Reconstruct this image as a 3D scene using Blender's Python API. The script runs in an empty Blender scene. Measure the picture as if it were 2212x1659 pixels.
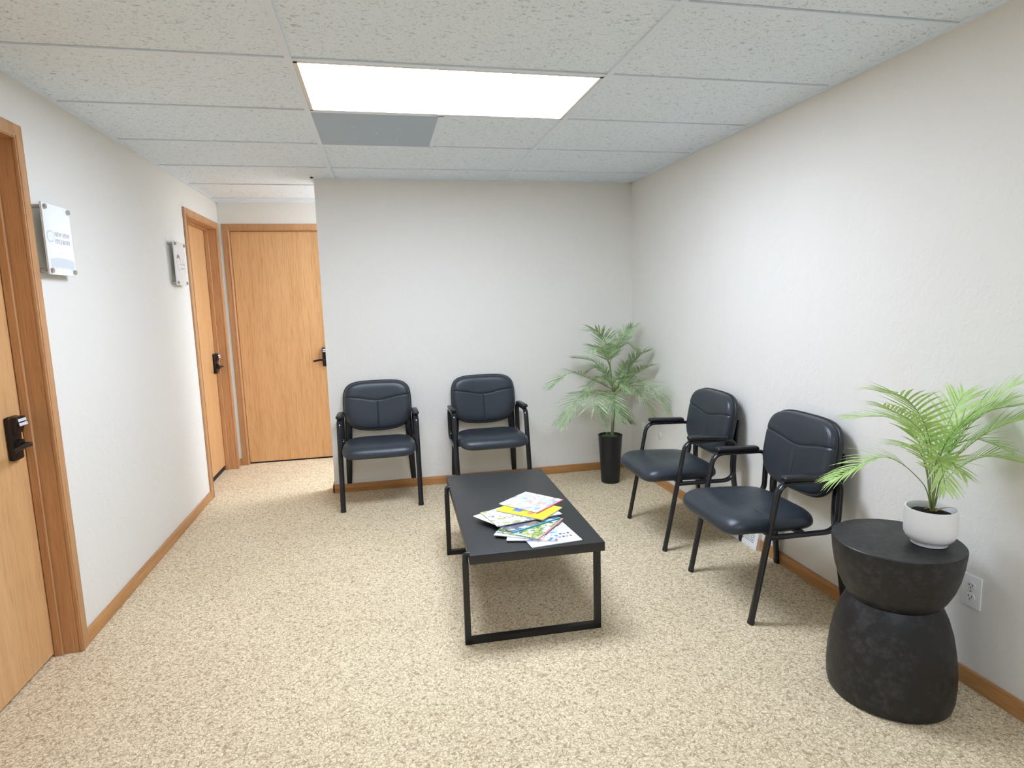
import bpy, bmesh, math, random
from mathutils import Vector, Matrix
random.seed(7)
C = bpy.context.scene.collection
PI = math.pi
# ------------------------------------------------------------------ camera
cam_d = bpy.data.cameras.new('camera'); cam = bpy.data.objects.new('camera', cam_d); C.objects.link(cam)
bpy.context.scene.camera = cam
cam_d.sensor_fit = 'HORIZONTAL'; cam_d.sensor_width = 36.0; cam_d.lens = 1311.96/2212*36.0
cam_d.clip_start = 0.02; cam_d.clip_end = 60
def cam_basis(yaw, pitch, roll):
    fwd = Vector((math.sin(yaw)*math.cos(pitch), math.cos(yaw)*math.cos(pitch), -math.sin(pitch)))
    right = Vector((math.cos(yaw), -math.sin(yaw), 0)); down = fwd.cross(right)
    r = right*math.cos(roll) + down*math.sin(roll); d = -right*math.sin(roll) + down*math.cos(roll)
    return r, d, fwd
r_, d_, f_ = cam_basis(0.2095, 0.1387, 0.0276)
m = Matrix((r_, -d_, -f_)).transposed().to_4x4(); m.translation = Vector((0.2709, -2.4379, 1.4043))
cam.matrix_world = m
# ------------------------------------------------------------------ world, exposure, light levels
sc = bpy.context.scene
sc.view_settings.view_transform = 'Standard'; sc.view_settings.look = 'None'
sc.view_settings.gamma = 1.0; sc.view_settings.use_curve_mapping = False
sc.view_settings.exposure = 1.52
w = bpy.data.worlds.new('world'); sc.world = w; w.use_nodes = True
w.node_tree.nodes['Background'].inputs[0].default_value = (0.75, 0.8, 0.9, 1)
w.node_tree.nodes['Background'].inputs[1].default_value = 0.3
LIGHT_MAIN = 9.6; LIGHT_REAR = 5.4; LIGHT_CORRIDOR = 11.0
LIGHT_COL = (0.835, 0.955, 1.15)
# ------------------------------------------------------------------ room numbers (metres)
XL, XR, YB, YE, H, XC = -1.0274, 2.2465, 2.1581, 3.2408, 2.2793, -0.1312
YR = -4.6; G = 0.6096; BB = 0.063; TH = 0.13
# ------------------------------------------------------------------ materials
def mat(name, col=(0.8, 0.8, 0.8), rough=0.5, metal=0.0, **kw):
    mt = bpy.data.materials.new(name); mt.use_nodes = True
    b = mt.node_tree.nodes['Principled BSDF']
    b.inputs['Base Color'].default_value = (*col, 1); b.inputs['Roughness'].default_value = rough
    b.inputs['Metallic'].default_value = metal
    for k, v in kw.items(): b.inputs[k.replace('_', ' ')].default_value = v
    return mt
def nd(mt, typ, **kw):
    n = mt.node_tree.nodes.new(typ)
    for k, v in kw.items(): setattr(n, k, v)
    return n
def lk(mt, a, b): mt.node_tree.links.new(a, b)
def coords(mt, scale=(1, 1, 1), kind='Object', rot=(0, 0, 0)):
    tc = nd(mt, 'ShaderNodeTexCoord'); mp = nd(mt, 'ShaderNodeMapping')
    mp.inputs['Scale'].default_value = scale; mp.inputs['Rotation'].default_value = rot
    lk(mt, tc.outputs[kind], mp.inputs['Vector']); return mp.outputs['Vector']
def noise(mt, vec, scale, detail=3, rough=0.5, dist=0.0):
    n = nd(mt, 'ShaderNodeTexNoise'); n.inputs['Scale'].default_value = scale
    n.inputs['Detail'].default_value = detail; n.inputs['Roughness'].default_value = rough
    n.inputs['Distortion'].default_value = dist; lk(mt, vec, n.inputs['Vector']); return n.outputs['Fac']
def ramp(mt, fac, stops, interp='LINEAR'):
    r = nd(mt, 'ShaderNodeValToRGB'); r.color_ramp.interpolation = interp
    e = r.color_ramp.elements
    while len(e) < len(stops): e.new(0.5)
    for i, (p, c) in enumerate(stops):
        e[i].position = p; e[i].color = (*c, 1) if len(c) == 3 else c
    lk(mt, fac, r.inputs['Fac']); return r.outputs['Color']
def mix(mt, fac, a, b, typ='MIX'):
    n = nd(mt, 'ShaderNodeMix', data_type='RGBA', blend_type=typ)
    for s, v in ((n.inputs[0], fac), (n.inputs[6], a), (n.inputs[7], b)):
        if isinstance(v, (int, float)): s.default_value = v
        elif isinstance(v, tuple): s.default_value = (*v, 1)
        else: lk(mt, v, s)
    return n.outputs[2]
def math_(mt, op, a, b=None):
    n = nd(mt, 'ShaderNodeMath', operation=op)
    for s, v in ((n.inputs[0], a), (n.inputs[1], b)):
        if v is None: continue
        if isinstance(v, (int, float)): s.default_value = v
        else: lk(mt, v, s)
    return n.outputs[0]
def bump(mt, h, strength=0.3, dist=0.01):
    b = nd(mt, 'ShaderNodeBump'); b.inputs['Strength'].default_value = strength; b.inputs['Distance'].default_value = dist
    lk(mt, h, b.inputs['Height']); lk(mt, b.outputs['Normal'], mt.node_tree.nodes['Principled BSDF'].inputs['Normal'])
def base(mt, c): lk(mt, c, mt.node_tree.nodes['Principled BSDF'].inputs['Base Color'])
def roughin(mt, c): lk(mt, c, mt.node_tree.nodes['Principled BSDF'].inputs['Roughness'])

def m_wall():
    mt = mat('painted_wall', (0.82, 0.785, 0.725), 0.62)
    v = coords(mt); a = noise(mt, v, 85, 4, 0.6); b = noise(mt, v, 26, 3, 0.5)
    bump(mt, math_(mt, 'ADD', a, math_(mt, 'MULTIPLY', ramp(mt, b, [(0.47, (0, 0, 0)), (0.58, (1, 1, 1))]), 0.8)), 0.22, 0.004)
    return mt
def m_carpet():
    mt = mat('loop_carpet', (0.6, 0.5, 0.4), 0.95); v = coords(mt)
    def squig(scale, w_, dist):
        n = noise(mt, v, scale, 1.2, 0.45, dist); d = math_(mt, 'ABSOLUTE', math_(mt, 'SUBTRACT', n, 0.5))
        return ramp(mt, d, [(0.0, (1, 1, 1)), (w_*0.35, (0.85, 0.85, 0.85)), (w_, (0, 0, 0))])
    breakup = ramp(mt, noise(mt, v, 60, 1, 0.5), [(0.38, (0.25, 0.25, 0.25)), (0.54, (1, 1, 1))])
    s = math_(mt, 'MAXIMUM', math_(mt, 'MULTIPLY', squig(52, 0.075, 0.9), breakup), math_(mt, 'MULTIPLY', squig(78, 0.06, 0.6), 0.55))
    tone = ramp(mt, noise(mt, v, 120, 2, 0.6), [(0.3, (0.64, 0.50, 0.32)), (0.62, (0.96, 0.81, 0.56))])
    big = ramp(mt, noise(mt, v, 1.6, 3, 0.5), [(0.35, (0.93, 0.92, 0.91)), (0.65, (1.0, 1.0, 1.0))])
    c = mix(mt, math_(mt, 'MULTIPLY', s, 0.78), tone, (0.27, 0.175, 0.085))
    base(mt, mix(mt, 1.0, c, big, 'MULTIPLY'))
    bump(mt, math_(mt, 'SUBTRACT', noise(mt, v, 120, 3, 0.6), s), 0.35, 0.003)
    return mt
def m_tile():
    mt = mat('fissured_ceiling_tile', (0.8, 0.82, 0.84), 0.9); v = coords(mt, (1, 1.7, 1))
    n = noise(mt, v, 42, 4, 0.62, 0.9); f = ramp(mt, n, [(0.355, (1, 1, 1)), (0.405, (0, 0, 0))])
    n2 = noise(mt, v, 95, 3, 0.6, 0.4); f2 = ramp(mt, n2, [(0.35, (1, 1, 1)), (0.40, (0, 0, 0))])
    s = math_(mt, 'MAXIMUM', f, f2)
    base(mt, mix(mt, math_(mt, 'MULTIPLY', s, 0.62), (0.85, 0.93, 1.0), (0.40, 0.44, 0.48)))
    bump(mt, math_(mt, 'SUBTRACT', 1.0, s), 0.4, 0.003)
    return mt
def m_wood(name, axis, lo=(0.36, 0.165, 0.06), hi=(0.62, 0.33, 0.135), fine=1.0, rough=0.38):
    sc_ = [34, 34, 34]; sc_[axis] = 1.6
    mt = mat(name, hi, rough); v = coords(mt, tuple(sc_))
    a = noise(mt, v, 1.0, 5, 0.6, 1.2); sc2 = [9, 9, 9]; sc2[axis] = 0.5
    b = noise(mt, coords(mt, tuple(sc2)), 1.0, 3, 0.55, 0.8)
    sc3 = [260, 260, 260]; sc3[axis] = 7
    p = noise(mt, coords(mt, tuple(sc3)), 1.0, 2, 0.5)
    c = ramp(mt, math_(mt, 'ADD', math_(mt, 'MULTIPLY', a, 0.55), math_(mt, 'MULTIPLY', b, 0.45)),
             [(0.30, lo), (0.5, tuple((x+y)/2*1.06 for x, y in zip(lo, hi))), (0.68, hi)])
    pore = ramp(mt, p, [(0.33, (0.80, 0.75, 0.70)), (0.46, (1, 1, 1))])
    base(mt, mix(mt, 1.0, c, pore, 'MULTIPLY')); bump(mt, p, 0.08, 0.002)
    return mt
def m_leather():
    mt = mat('black_leather', (0.026, 0.033, 0.043), 0.33); v = coords(mt)
    vo = nd(mt, 'ShaderNodeTexVoronoi'); vo.inputs['Scale'].default_value = 330; lk(mt, v, vo.inputs['Vector'])
    h = math_(mt, 'ADD', vo.outputs['Distance'], math_(mt, 'MULTIPLY', noise(mt, v, 11, 2, 0.5, 0.0), 1.0))
    bump(mt, h, 0.16, 0.0025)
    return mt
M_wall = m_wall(); M_carpet = m_carpet(); M_tile = m_tile()
M_bar = mat('white_ceiling_grid', (0.82, 0.89, 0.97), 0.5)
M_door = m_wood('oak_veneer', 2, (0.60, 0.325, 0.135), (0.74, 0.44, 0.21))
M_trim_v = m_wood('oak_trim_upright', 2, (0.46, 0.225, 0.095), (0.62, 0.34, 0.16), rough=0.42)
M_trim_y = m_wood('oak_trim_lengthwise', 1, (0.38, 0.17, 0.055), (0.64, 0.33, 0.12), rough=0.42)
M_trim_x = m_wood('oak_trim_crosswise', 0, (0.38, 0.17, 0.055), (0.64, 0.33, 0.12), rough=0.42)
M_leather = m_leather()
M_metal = mat('black_powder_coat', (0.011, 0.012, 0.014), 0.20)
M_plastic = mat('black_plastic', (0.012, 0.013, 0.015), 0.40)
M_shell = mat('black_shell', (0.010, 0.011, 0.014), 0.45)
M_bronze = mat('dark_bronze', (0.028, 0.02, 0.018), 0.35, 0.6)
M_key = mat('keypad_button', (0.75, 0.76, 0.8), 0.4)
M_dark = mat('door_gap', (0.02, 0.013, 0.01), 0.8)
M_white = mat('white_plastic', (0.90, 0.90, 0.89), 0.3)
M_slot = mat('outlet_slot', (0.12, 0.12, 0.12), 0.6)
M_steel = mat('brushed_steel', (0.42, 0.41, 0.39), 0.3, 0.9)
M_soil = mat('dark_soil', (0.02, 0.013, 0.009), 0.95)
bump(M_soil, noise(M_soil, coords(M_soil), 120, 4, 0.7), 1.0, 0.01)
M_ceramic = mat('white_glazed_pot', (0.95, 0.94, 0.94), 0.3)
M_blackpot = mat('black_planter', (0.006, 0.008, 0.013), 0.35)
M_screw = mat('white_screw', (0.9, 0.92, 0.95), 0.3)
M_return = mat('blue_grey_panel', (0.44, 0.53, 0.62), 0.6)
def m_table():
    mt = mat('black_laminate', (0.024, 0.024, 0.024), 0.42); v = coords(mt, (60, 3, 60))
    bump(mt, noise(mt, v, 6, 3, 0.6), 0.12, 0.001); return mt
M_table = m_table()
M_tframe = mat('black_square_tube', (0.011, 0.011, 0.011), 0.4)
def m_stool():
    mt = mat('black_composite', (0.02, 0.02, 0.021), 0.45); v = coords(mt)
    n = noise(mt, v, 11, 5, 0.65, 0.6); n2 = noise(mt, v, 42, 4, 0.6)
    k = ramp(mt, math_(mt, 'MULTIPLY', n, n2), [(0.24, (0, 0, 0)), (0.44, (1, 1, 1))])
    base(mt, mix(mt, k, (0.007, 0.007, 0.008), (0.034, 0.035, 0.038)))
    roughin(mt, ramp(mt, n, [(0.3, (0.34,)*3), (0.7, (0.56,)*3)]))
    bump(mt, math_(mt, 'ADD', n2, n), 0.25, 0.003); return mt
M_stool = m_stool()
def m_leaf(name, lo, hi):
    mt = mat(name, hi, 0.42); v = coords(mt)
    base(mt, ramp(mt, noise(mt, v, 20, 3, 0.6), [(0.34, lo), (0.62, hi)]))
    b = mt.node_tree.nodes['Principled BSDF']
    tr = nd(mt, 'ShaderNodeBsdfTranslucent'); tr.inputs['Color'].default_value = (*[min(1, x*1.25) for x in hi], 1)
    ms = nd(mt, 'ShaderNodeMixShader'); ms.inputs[0].default_value = 0.22
    lk(mt, b.outputs[0], ms.inputs[1]); lk(mt, tr.outputs[0], ms.inputs[2])
    lk(mt, ms.outputs[0], mt.node_tree.nodes['Material Output'].inputs['Surface']); return mt
M_leaf1 = m_leaf('floor_palm_leaf', (0.12, 0.225, 0.10), (0.52, 0.66, 0.37))
M_leaf2 = m_leaf('table_palm_leaf', (0.33, 0.50, 0.12), (0.58, 0.78, 0.30))
M_stem1 = mat('palm_trunk', (0.20, 0.23, 0.10), 0.6)
M_stem2 = mat('palm_stem', (0.22, 0.31, 0.10), 0.5)
M_husk = mat('tan_husk', (0.55, 0.36, 0.15), 0.7)
M_moss = mat('moss_top', (0.10, 0.16, 0.06), 0.95)
bump(M_moss, noise(M_moss, coords(M_moss), 90, 4, 0.7), 1.0, 0.01)

# ------------------------------------------------------------------ mesh helpers
def nb(): return bmesh.new()
def add_box(bm, a, b, bev=0.0, seg=2, mtx=None):
    t = bmesh.new(); bmesh.ops.create_cube(t, size=1)
    s = [b[i]-a[i] for i in range(3)]; c = [(a[i]+b[i])/2 for i in range(3)]
    for v in t.verts: v.co = Vector((v.co.x*s[0]+c[0], v.co.y*s[1]+c[1], v.co.z*s[2]+c[2]))
    if bev > 0: bmesh.ops.bevel(t, geom=list(t.edges), offset=bev, segments=seg, profile=0.5, affect='EDGES')
    if mtx: bmesh.ops.transform(t, matrix=mtx, verts=t.verts)
    merge(bm, t)
def merge(bm, t):
    me = bpy.data.meshes.new('tmp'); t.to_mesh(me); t.free(); bm.from_mesh(me); bpy.data.meshes.remove(me)
def add_lathe(bm, prof, seg=48, cx=0, cy=0, cap0=True, cap1=True):
    rings = []
    for r, z in prof: rings.append([bm.verts.new((cx+r*math.cos(2*PI*i/seg), cy+r*math.sin(2*PI*i/seg), z)) for i in range(seg)])
    for a, b in zip(rings, rings[1:]):
        for i in range(seg): bm.faces.new((a[i], a[(i+1) % seg], b[(i+1) % seg], b[i]))
    if cap0: bm.faces.new(rings[0][::-1])
    if cap1: bm.faces.new(rings[-1])
def add_sweep(bm, pts, ru, rv, side, seg=14, cap=True):
    """sweep an oval section (ru along 'side', rv across) along a polyline"""
    pts = [Vector(p) for p in pts]; side = Vector(side).normalized(); rings = []
    for i, p in enumerate(pts):
        t = (pts[min(i+1, len(pts)-1)] - pts[max(i-1, 0)]).normalized()
        s = (side - t*side.dot(t)).normalized(); n = t.cross(s)
        a, b = (ru[i], rv[i]) if isinstance(ru, (list, tuple)) else (ru, rv)
        rings.append([bm.verts.new(p + s*a*math.cos(2*PI*k/seg) + n*b*math.sin(2*PI*k/seg)) for k in range(seg)])
    for a, b in zip(rings, rings[1:]):
        for k in range(seg): bm.faces.new((a[k], a[(k+1) % seg], b[(k+1) % seg], b[k]))
    if cap: bm.faces.new(rings[0][::-1]); bm.faces.new(rings[-1])
def smooth_path(pts, n=8):
    P = [Vector(p) for p in pts]; out = []
    for i in range(len(P)-1):
        p0 = P[i-1] if i else P[0]*2-P[1]; p1, p2 = P[i], P[i+1]; p3 = P[i+2] if i+2 < len(P) else P[-1]*2-P[-2]
        for k in range(n):
            t = k/n
            out.append(0.5*((2*p1)+(p2-p0)*t+(2*p0-5*p1+4*p2-p3)*t*t+(3*p1-p0-3*p2+p3)*t**3))
    out.append(P[-1]); return out
def rounded(pts, r, n=6):
    """polyline with rounded corners"""
    P = [Vector(p) for p in pts]; out = [P[0]]
    for i in range(1, len(P)-1):
        a = (P[i-1]-P[i]).normalized(); b = (P[i+1]-P[i]).normalized()
        rr = r[i-1] if isinstance(r, (list, tuple)) else r
        s, e = P[i]+a*rr, P[i]+b*rr
        for k in range(n+1):
            t = k/n; out.append(s*(1-t)**2 + P[i]*2*t*(1-t) + e*t*t)
    out.append(P[-1]); return out
def obj(name, bm, mt, parent=None, smooth=True, angle=38, **props):
    bmesh.ops.recalc_face_normals(bm, faces=bm.faces)
    if smooth:
        for f in bm.faces: f.smooth = True
        lim = math.radians(angle)
        for e in bm.edges:
            if len(e.link_faces) == 2 and e.calc_face_angle(0) > lim: e.smooth = False
    me = bpy.data.meshes.new(name); bm.to_mesh(me); bm.free(); me.materials.append(mt)
    o = bpy.data.objects.new(name, me); C.objects.link(o)
    if parent: o.parent = parent
    for k, v in props.items(): o[k] = v
    return o
def thing(name, label, cat, loc=(0, 0, 0), rotz=0, group=None):
    o = bpy.data.objects.new(name, None); C.objects.link(o); o.location = loc; o.rotation_euler = (0, 0, rotz)
    o.empty_display_size = 0.05; o['label'] = label; o['category'] = cat
    if group: o['group'] = group
    return o
def struct(name, bm, mt, parent=None, **kw):
    o = obj(name, bm, mt, parent, **kw)
    if parent is None: o['kind'] = 'structure'
    return o
def dup(root, loc, rotz, label):
    r = root.copy(); C.objects.link(r); r.location = loc; r.rotation_euler = (0, 0, rotz); r['label'] = label
    for ch in list(root.children):
        c = ch.copy(); C.objects.link(c); c.parent = r
        for g in ch.children:
            d = g.copy(); C.objects.link(d); d.parent = c
    return r

# ------------------------------------------------------------------ room shell
b = nb(); add_box(b, (XL-0.3, YR-0.2, -0.08), (XR+0.2, YE+0.2, 0)); struct('floor', b, M_carpet, smooth=False)
b = nb(); add_box(b, (XL-0.3, YR-0.2, H+0.06), (XR+0.2, YE+0.2, H+0.09))
for k in range(-8, 6):
    y0, y1 = max(k*G-0.012, YR-0.2), min((k+1)*G-0.0148, YE+0.2)
    if y1 > y0: add_box(b, (XL-0.3, y0, H+0.006), (XR+0.2, y1, H+0.06))
struct('ceiling', b, M_tile, smooth=False)
DZ = 2.045                                             # top of every door opening
D1 = (-0.60, 0.246); D2 = (2.325, 3.122); D3 = (-0.945, -0.155)
HW = H+0.006
b = nb()
for y0, y1 in ((YR-0.2, D1[0]-0.02), (D1[1]+0.02, D2[0]-0.02), (D2[1]+0.02, YE)): add_box(b, (XL-TH, y0, 0), (XL, y1, HW))
for d in (D1, D2): add_box(b, (XL-TH, d[0]-0.02, DZ+0.02), (XL, d[1]+0.02, HW))
struct('wall_left', b, M_wall, smooth=False)
b = nb(); add_box(b, (XL-TH, YE, 0), (D3[0]-0.02, YE+TH, HW)); add_box(b, (D3[1]+0.02, YE, 0), (XR, YE+TH, HW))
add_box(b, (D3[0]-0.02, YE, DZ+0.02), (D3[1]+0.02, YE+TH, HW)); struct('wall_far', b, M_wall, smooth=False)
b = nb(); add_box(b, (XC, YB, 0), (XR, YB+TH, HW)); struct('wall_back', b, M_wall, smooth=False)
b = nb(); add_box(b, (XR, YR-0.2, 0), (XR+TH, YE+TH, HW)); struct('wall_right', b, M_wall, smooth=False)
b = nb(); add_box(b, (XL, YR-0.2, 0), (XR, YR, HW)); struct('wall_rear', b, M_wall, smooth=False)
# suspended grid: main tees along y, cross tees along x, wall angles round the edge
b = nb(); bw = 0.012
for x in (0.0, 2*G):
    add_box(b, (x-bw, YR, H-0.001), (x+bw, YE if x < 0 else YE, H+0.006))
k = -7
while k*G < YE:
    y = k*G
    if y > YR: add_box(b, (XL, y-bw, H), (XR, y+bw, H+0.006))
    k += 1
add_box(b, (G-bw, G, H), (G+bw, 2*G, H+0.006))
a_ = 0.020
for q in (((XL, YR, H-0.0015), (XL+a_, YE, H+0.006)), ((XR-a_, YR, H-0.0015), (XR, YB, H+0.006)), ((XR-a_, YB+TH, H-0.0015), (XR, YE, H+0.006)),
          ((XC-a_, YB-a_, H-0.0015), (XR, YB, H+0.006)), ((XC-a_, YB-a_, H-0.0015), (XC, YB+TH+a_, H+0.006)), ((XC-a_, YB+TH, H-0.0015), (XR, YB+TH+a_, H+0.006)),
          ((XL, YE-a_, H-0.0015), (XR, YE, H+0.006)), ((XL, YR, H-0.0015), (XR, YR+a_, H+0.006))): add_box(b, *q)
struct('trim_1', b, M_bar, smooth=False)
# ------------------------------------------------------------------ baseboards
bt = 0.013; VY0, VY1 = 0.385, 0.70
def base_board(name, segs, mt):
    b = nb()
    for a, c in segs: add_box(b, a, c, 0.003, 2)
    struct(name, b, mt)
CW = 0.056                                             # casing width
base_board('baseboard_left', [((XL, D1[1]+CW, 0), (XL+bt, D2[0]-CW, BB)), ((XL, YR, 0), (XL+bt, D1[0]-CW, BB)), ((XL, D2[1]+CW, 0), (XL+bt, YE, BB))], M_trim_y)
base_board('baseboard_back', [((XC-bt, YB-bt, 0), (XR-bt, YB, BB)), ((XC-bt, YB-bt, 0), (XC, YB+TH+bt, BB)), ((XC-bt, YB+TH, 0), (XR-bt, YB+TH+bt, BB))], M_trim_x)
base_board('baseboard_right', [((XR-bt, YR, 0), (XR, VY0, BB)), ((XR-bt, VY1, 0), (XR, YB, BB))], M_trim_y)
base_board('baseboard_far', [((XL+bt, YE-bt, 0), (D3[0]-CW, YE, BB)), ((D3[1]+CW, YE-bt, 0), (XR, YE, BB))], M_trim_x)
base_board('baseboard_rear', [((XL, YR, 0), (XR, YR+bt, BB))], M_trim_x)

# ------------------------------------------------------------------ doors
def lock_parts(parent, sgn=1):
    """keypad lever lock; local frame: x out of the door, y along it, z up, origin on the leaf at the lock's centre"""
    root = obj('lock', _lock_body(), M_bronze, parent, label='dark bronze keypad lever lock')
    return root
def _lock_body():
    b = nb(); add_box(b, (0, -0.034, -0.083), (0.022, 0.034, 0.085), 0.008, 3)
    # upper housing that leans forward under the keypad
    t = bmesh.new(); add_box(t, (0.0, -0.031, 0.018), (0.045, 0.031, 0.083), 0.007, 3)
    for v in t.verts:
        if v.co.x > 0.03 and v.co.z < 0.05: v.co.x -= 0.012
    merge(b, t); return b
def build_door(name, o0, o1, frame, leaf_x, leaf_bottom, lock_y, lock_flip=1, lock_z=0.935, stop=True, sweep=None):
    """local frame: x points into the room from the wall face, y along the wall; frame() = matrix to world"""
    fr = nb(); T = 0.018
    # jamb lining
    for y in (o0, o1):
        s = -1 if y == o0 else 1
        add_box(fr, (-TH, min(y, y+s*0.02), 0), (0.0, max(y, y+s*0.02), DZ+0.02))
    add_box(fr, (-TH, o0, DZ), (0.0, o1, DZ+0.02))
    # casing with a stepped inner edge
    for y, s in ((o0, -1), (o1, 1)):
        a, c = y+s*(-0.0), y+s*CW
        add_box(fr, (0, min(a, c), 0), (T-0.004, max(a, c), DZ+CW), 0.003, 2)
        c2 = y+s*0.013; add_box(fr, (0, min(y+s*0.004, c2), 0), (T, max(y+s*0.004, c2), DZ+0.013), 0.0025, 2)
    add_box(fr, (0, o0+0.0005, DZ), (T-0.004, o1-0.0005, DZ+CW), 0.003, 2)
    add_box(fr, (0, o0, DZ+0.004), (T, o1, DZ+0.013), 0.0025, 2)
    if stop:                                           # stop strip halfway in the jamb
        sx = leaf_x+0.032
        for y, s in ((o0, 1), (o1, -1)):
            add_box(fr, (sx-0.03, min(y, y+s*0.012), 0), (sx, max(y, y+s*0.012), DZ), 0.002, 1)
        add_box(fr, (sx-0.03, o0, DZ-0.012), (sx, o1, DZ), 0.002, 1)
    bmesh.ops.transform(fr, matrix=frame, verts=fr.verts)
    door = struct(name, fr, M_trim_v, angle=30)
    lf = nb(); add_box(lf, (leaf_x-0.04, o0+0.003, leaf_bottom), (leaf_x, o1-0.003, DZ-0.003), 0.002, 1)
    bmesh.ops.transform(lf, matrix=frame, verts=lf.verts)
    leaf = obj('door_leaf', lf, M_door, door, angle=30)
    if sweep:
        s_ = nb(); add_box(s_, (leaf_x-0.030, o0+0.004, 0.0), (leaf_x-0.010, o1-0.004, leaf_bottom+0.01)); bmesh.ops.transform(s_, matrix=frame, verts=s_.verts)
        obj('door_sweep', s_, M_dark, door, smooth=False)
    # lock
    L = frame @ Matrix.Translation((leaf_x, lock_y, lock_z))
    bd = _lock_body(); bmesh.ops.transform(bd, matrix=L, verts=bd.verts)
    lock = obj('lock', bd, M_bronze, door, label='dark bronze lever lock')
    kp = nb()
    tilt = Matrix.Translation((0.0455, 0, 0.062)) @ Matrix.Rotation(math.radians(-12), 4, 'Y')
    for i in range(5):
        for j in range(2):
            y = (i-2)*0.0105; z = (0.5-j)*0.016
            add_box(kp, (-0.001, y-0.0042, z-0.0058), (0.003, y+0.0042, z+0.0058), 0.001, 1, tilt)
    bmesh.ops.transform(kp, matrix=L, verts=kp.verts); obj('keypad', kp, M_key, lock, label='two rows of pale keypad buttons')
    lv = nb(); f = lock_flip
    add_sweep(lv, [(0.015, 0, -0.025), (0.035, 0, -0.025)], 0.022, 0.022, (0, 1, 0), 20)
    add_sweep(lv, rounded([(0.03, 0, -0.025), (0.068, 0, -0.025), (0.068, -f*0.05, -0.020), (0.060, -f*0.108, -0.030)], [0.016, 0.02]), 0.009, 0.007, (0, 0, 1), 14)
    bmesh.ops.transform(lv, matrix=L, verts=lv.verts); obj('lever', lv, M_bronze, lock)
    return door
Mleft = Matrix.Translation((XL, 0, 0))
build_door('door_1', D1[0], D1[1], Mleft, -0.088, 0.012, 0.155)
build_door('door_2', D2[0], D2[1], Mleft, -0.088, 0.045, 3.062, sweep=True)
Mfar = Matrix(((0, 1, 0, 0), (-1, 0, 0, YE), (0, 0, 1, 0), (0, 0, 0, 1)))     # local x -> -Y, local y -> +X
build_door('door_3', D3[0], D3[1], Mfar, -0.022, 0.014, -0.222, stop=False, sweep=True)

# ------------------------------------------------------------------ lights
def emit(name, strength):
    mt = bpy.data.materials.new(name); mt.use_nodes = True; nt = mt.node_tree
    nt.nodes.remove(nt.nodes['Principled BSDF']); e = nt.nodes.new('ShaderNodeEmission')
    e.inputs[0].default_value = (*LIGHT_COL, 1); e.inputs[1].default_value = strength
    nt.links.new(e.outputs[0], nt.nodes['Material Output'].inputs[0]); return mt
M_lframe = mat('cream_light_frame', (0.78, 0.74, 0.66), 0.4)
def ceiling_light(x0, y0, x1, y1, strength, label):
    t = thing('ceiling_light', label, 'ceiling light', ((x0+x1)/2, (y0+y1)/2, H), 0)
    hx, hy = (x1-x0)/2, (y1-y0)/2; fw = 0.014
    b = nb()
    for q in (((-hx, -hy, 0.0), (hx, -hy+fw, 0.0055)), ((-hx, hy-fw, 0.0), (hx, hy, 0.0055)), ((-hx, -hy, 0.0), (-hx+fw, hy, 0.0055)), ((hx-fw, -hy, 0.0), (hx, hy, 0.0055))): add_box(b, *q)
    obj('light_frame', b, M_lframe, t, smooth=False)
    b = nb(); add_box(b, (-hx+fw, -hy+fw, 0.002), (hx-fw, hy-fw, 0.0045)); obj('diffuser', b, emit('lit_diffuser', strength), t, smooth=False)
    return t
e_ = 0.013
ceiling_light(0+e_, 0+e_, 2*G-e_, G-e_, LIGHT_MAIN, 'bright white rectangular panel light in the middle of the tiled ceiling')
ceiling_light(0+e_, -5*G+e_, 2*G-e_, -4*G-e_, LIGHT_REAR, 'rectangular panel light in the ceiling behind the photographer')
ceiling_light(2*G-0.6, 4*G+e_, 4*G-0.6-2*e_, 5*G-e_, LIGHT_CORRIDOR, 'rectangular panel light over the side corridor behind the partition wall')
t = thing('ceiling_panel', 'blue-grey square ceiling panel with pale screw heads beside the lit panel', 'ceiling panel', (G/2, 1.5*G, H))
b = nb(); add_box(b, (-G/2+0.012, -G/2+0.012, 0), (G/2-0.012, G/2-0.012, 0.0055)); obj('panel', b, M_return, t, smooth=False)
for dx, dy in ((-0.107, -0.077), (0.113, -0.079), (0.001, 0.026), (-0.106, 0.148), (0.109, 0.138)):
    b = nb(); add_lathe(b, [(0.0045, 0), (0.004, -0.0025), (0.001, -0.003)], 12, dx, dy); obj('screw', b, M_screw, t)

# ------------------------------------------------------------------ chairs
def cushion(bm, a, bq, alpha, top, bot, nu, nv, place, groove=None, wfun=None, p=7, q=2.6):
    """squarish pillow: place(x, y, h) -> world; top/bot thickness; alpha(v) corner rounding"""
    grid = {}
    for side in (0, 1):
        for i in range(nu+1):
            for j in range(nv+1):
                # denser samples towards the rim
                u = math.sin((i/nu-0.5)*PI*0.92)/math.sin(PI*0.46); v = math.sin((j/nv-0.5)*PI*0.92)/math.sin(PI*0.46)
                edge = i in (0, nu) or j in (0, nv)
                if side and edge: grid[(1, i, j)] = grid[(0, i, j)]; continue
                al = alpha(v) if callable(alpha) else alpha
                mm = max(abs(u), abs(v)); pn = (abs(u)**al+abs(v)**al)**(1/al) or 1.0
                x = a*u*mm/pn; y = bq*v*mm/pn
                if wfun: x *= wfun(y/bq)
                e = max(0.0, 1-mm**p)**(1/q)
                h = e*top if side == 0 else -bot*min(1, e*1.5)
                if side == 0 and groove: h -= groove(x, y)*min(1, e*1.4)
                grid[(side, i, j)] = bm.verts.new(place(x, y, h))
    for side in (0, 1):
        for i in range(nu):
            for j in range(nv):
                f = [grid[(side, i, j)], grid[(side, i+1, j)], grid[(side, i+1, j+1)], grid[(side, i, j+1)]]
                bm.faces.new(f if side == 0 else f[::-1])
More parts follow.
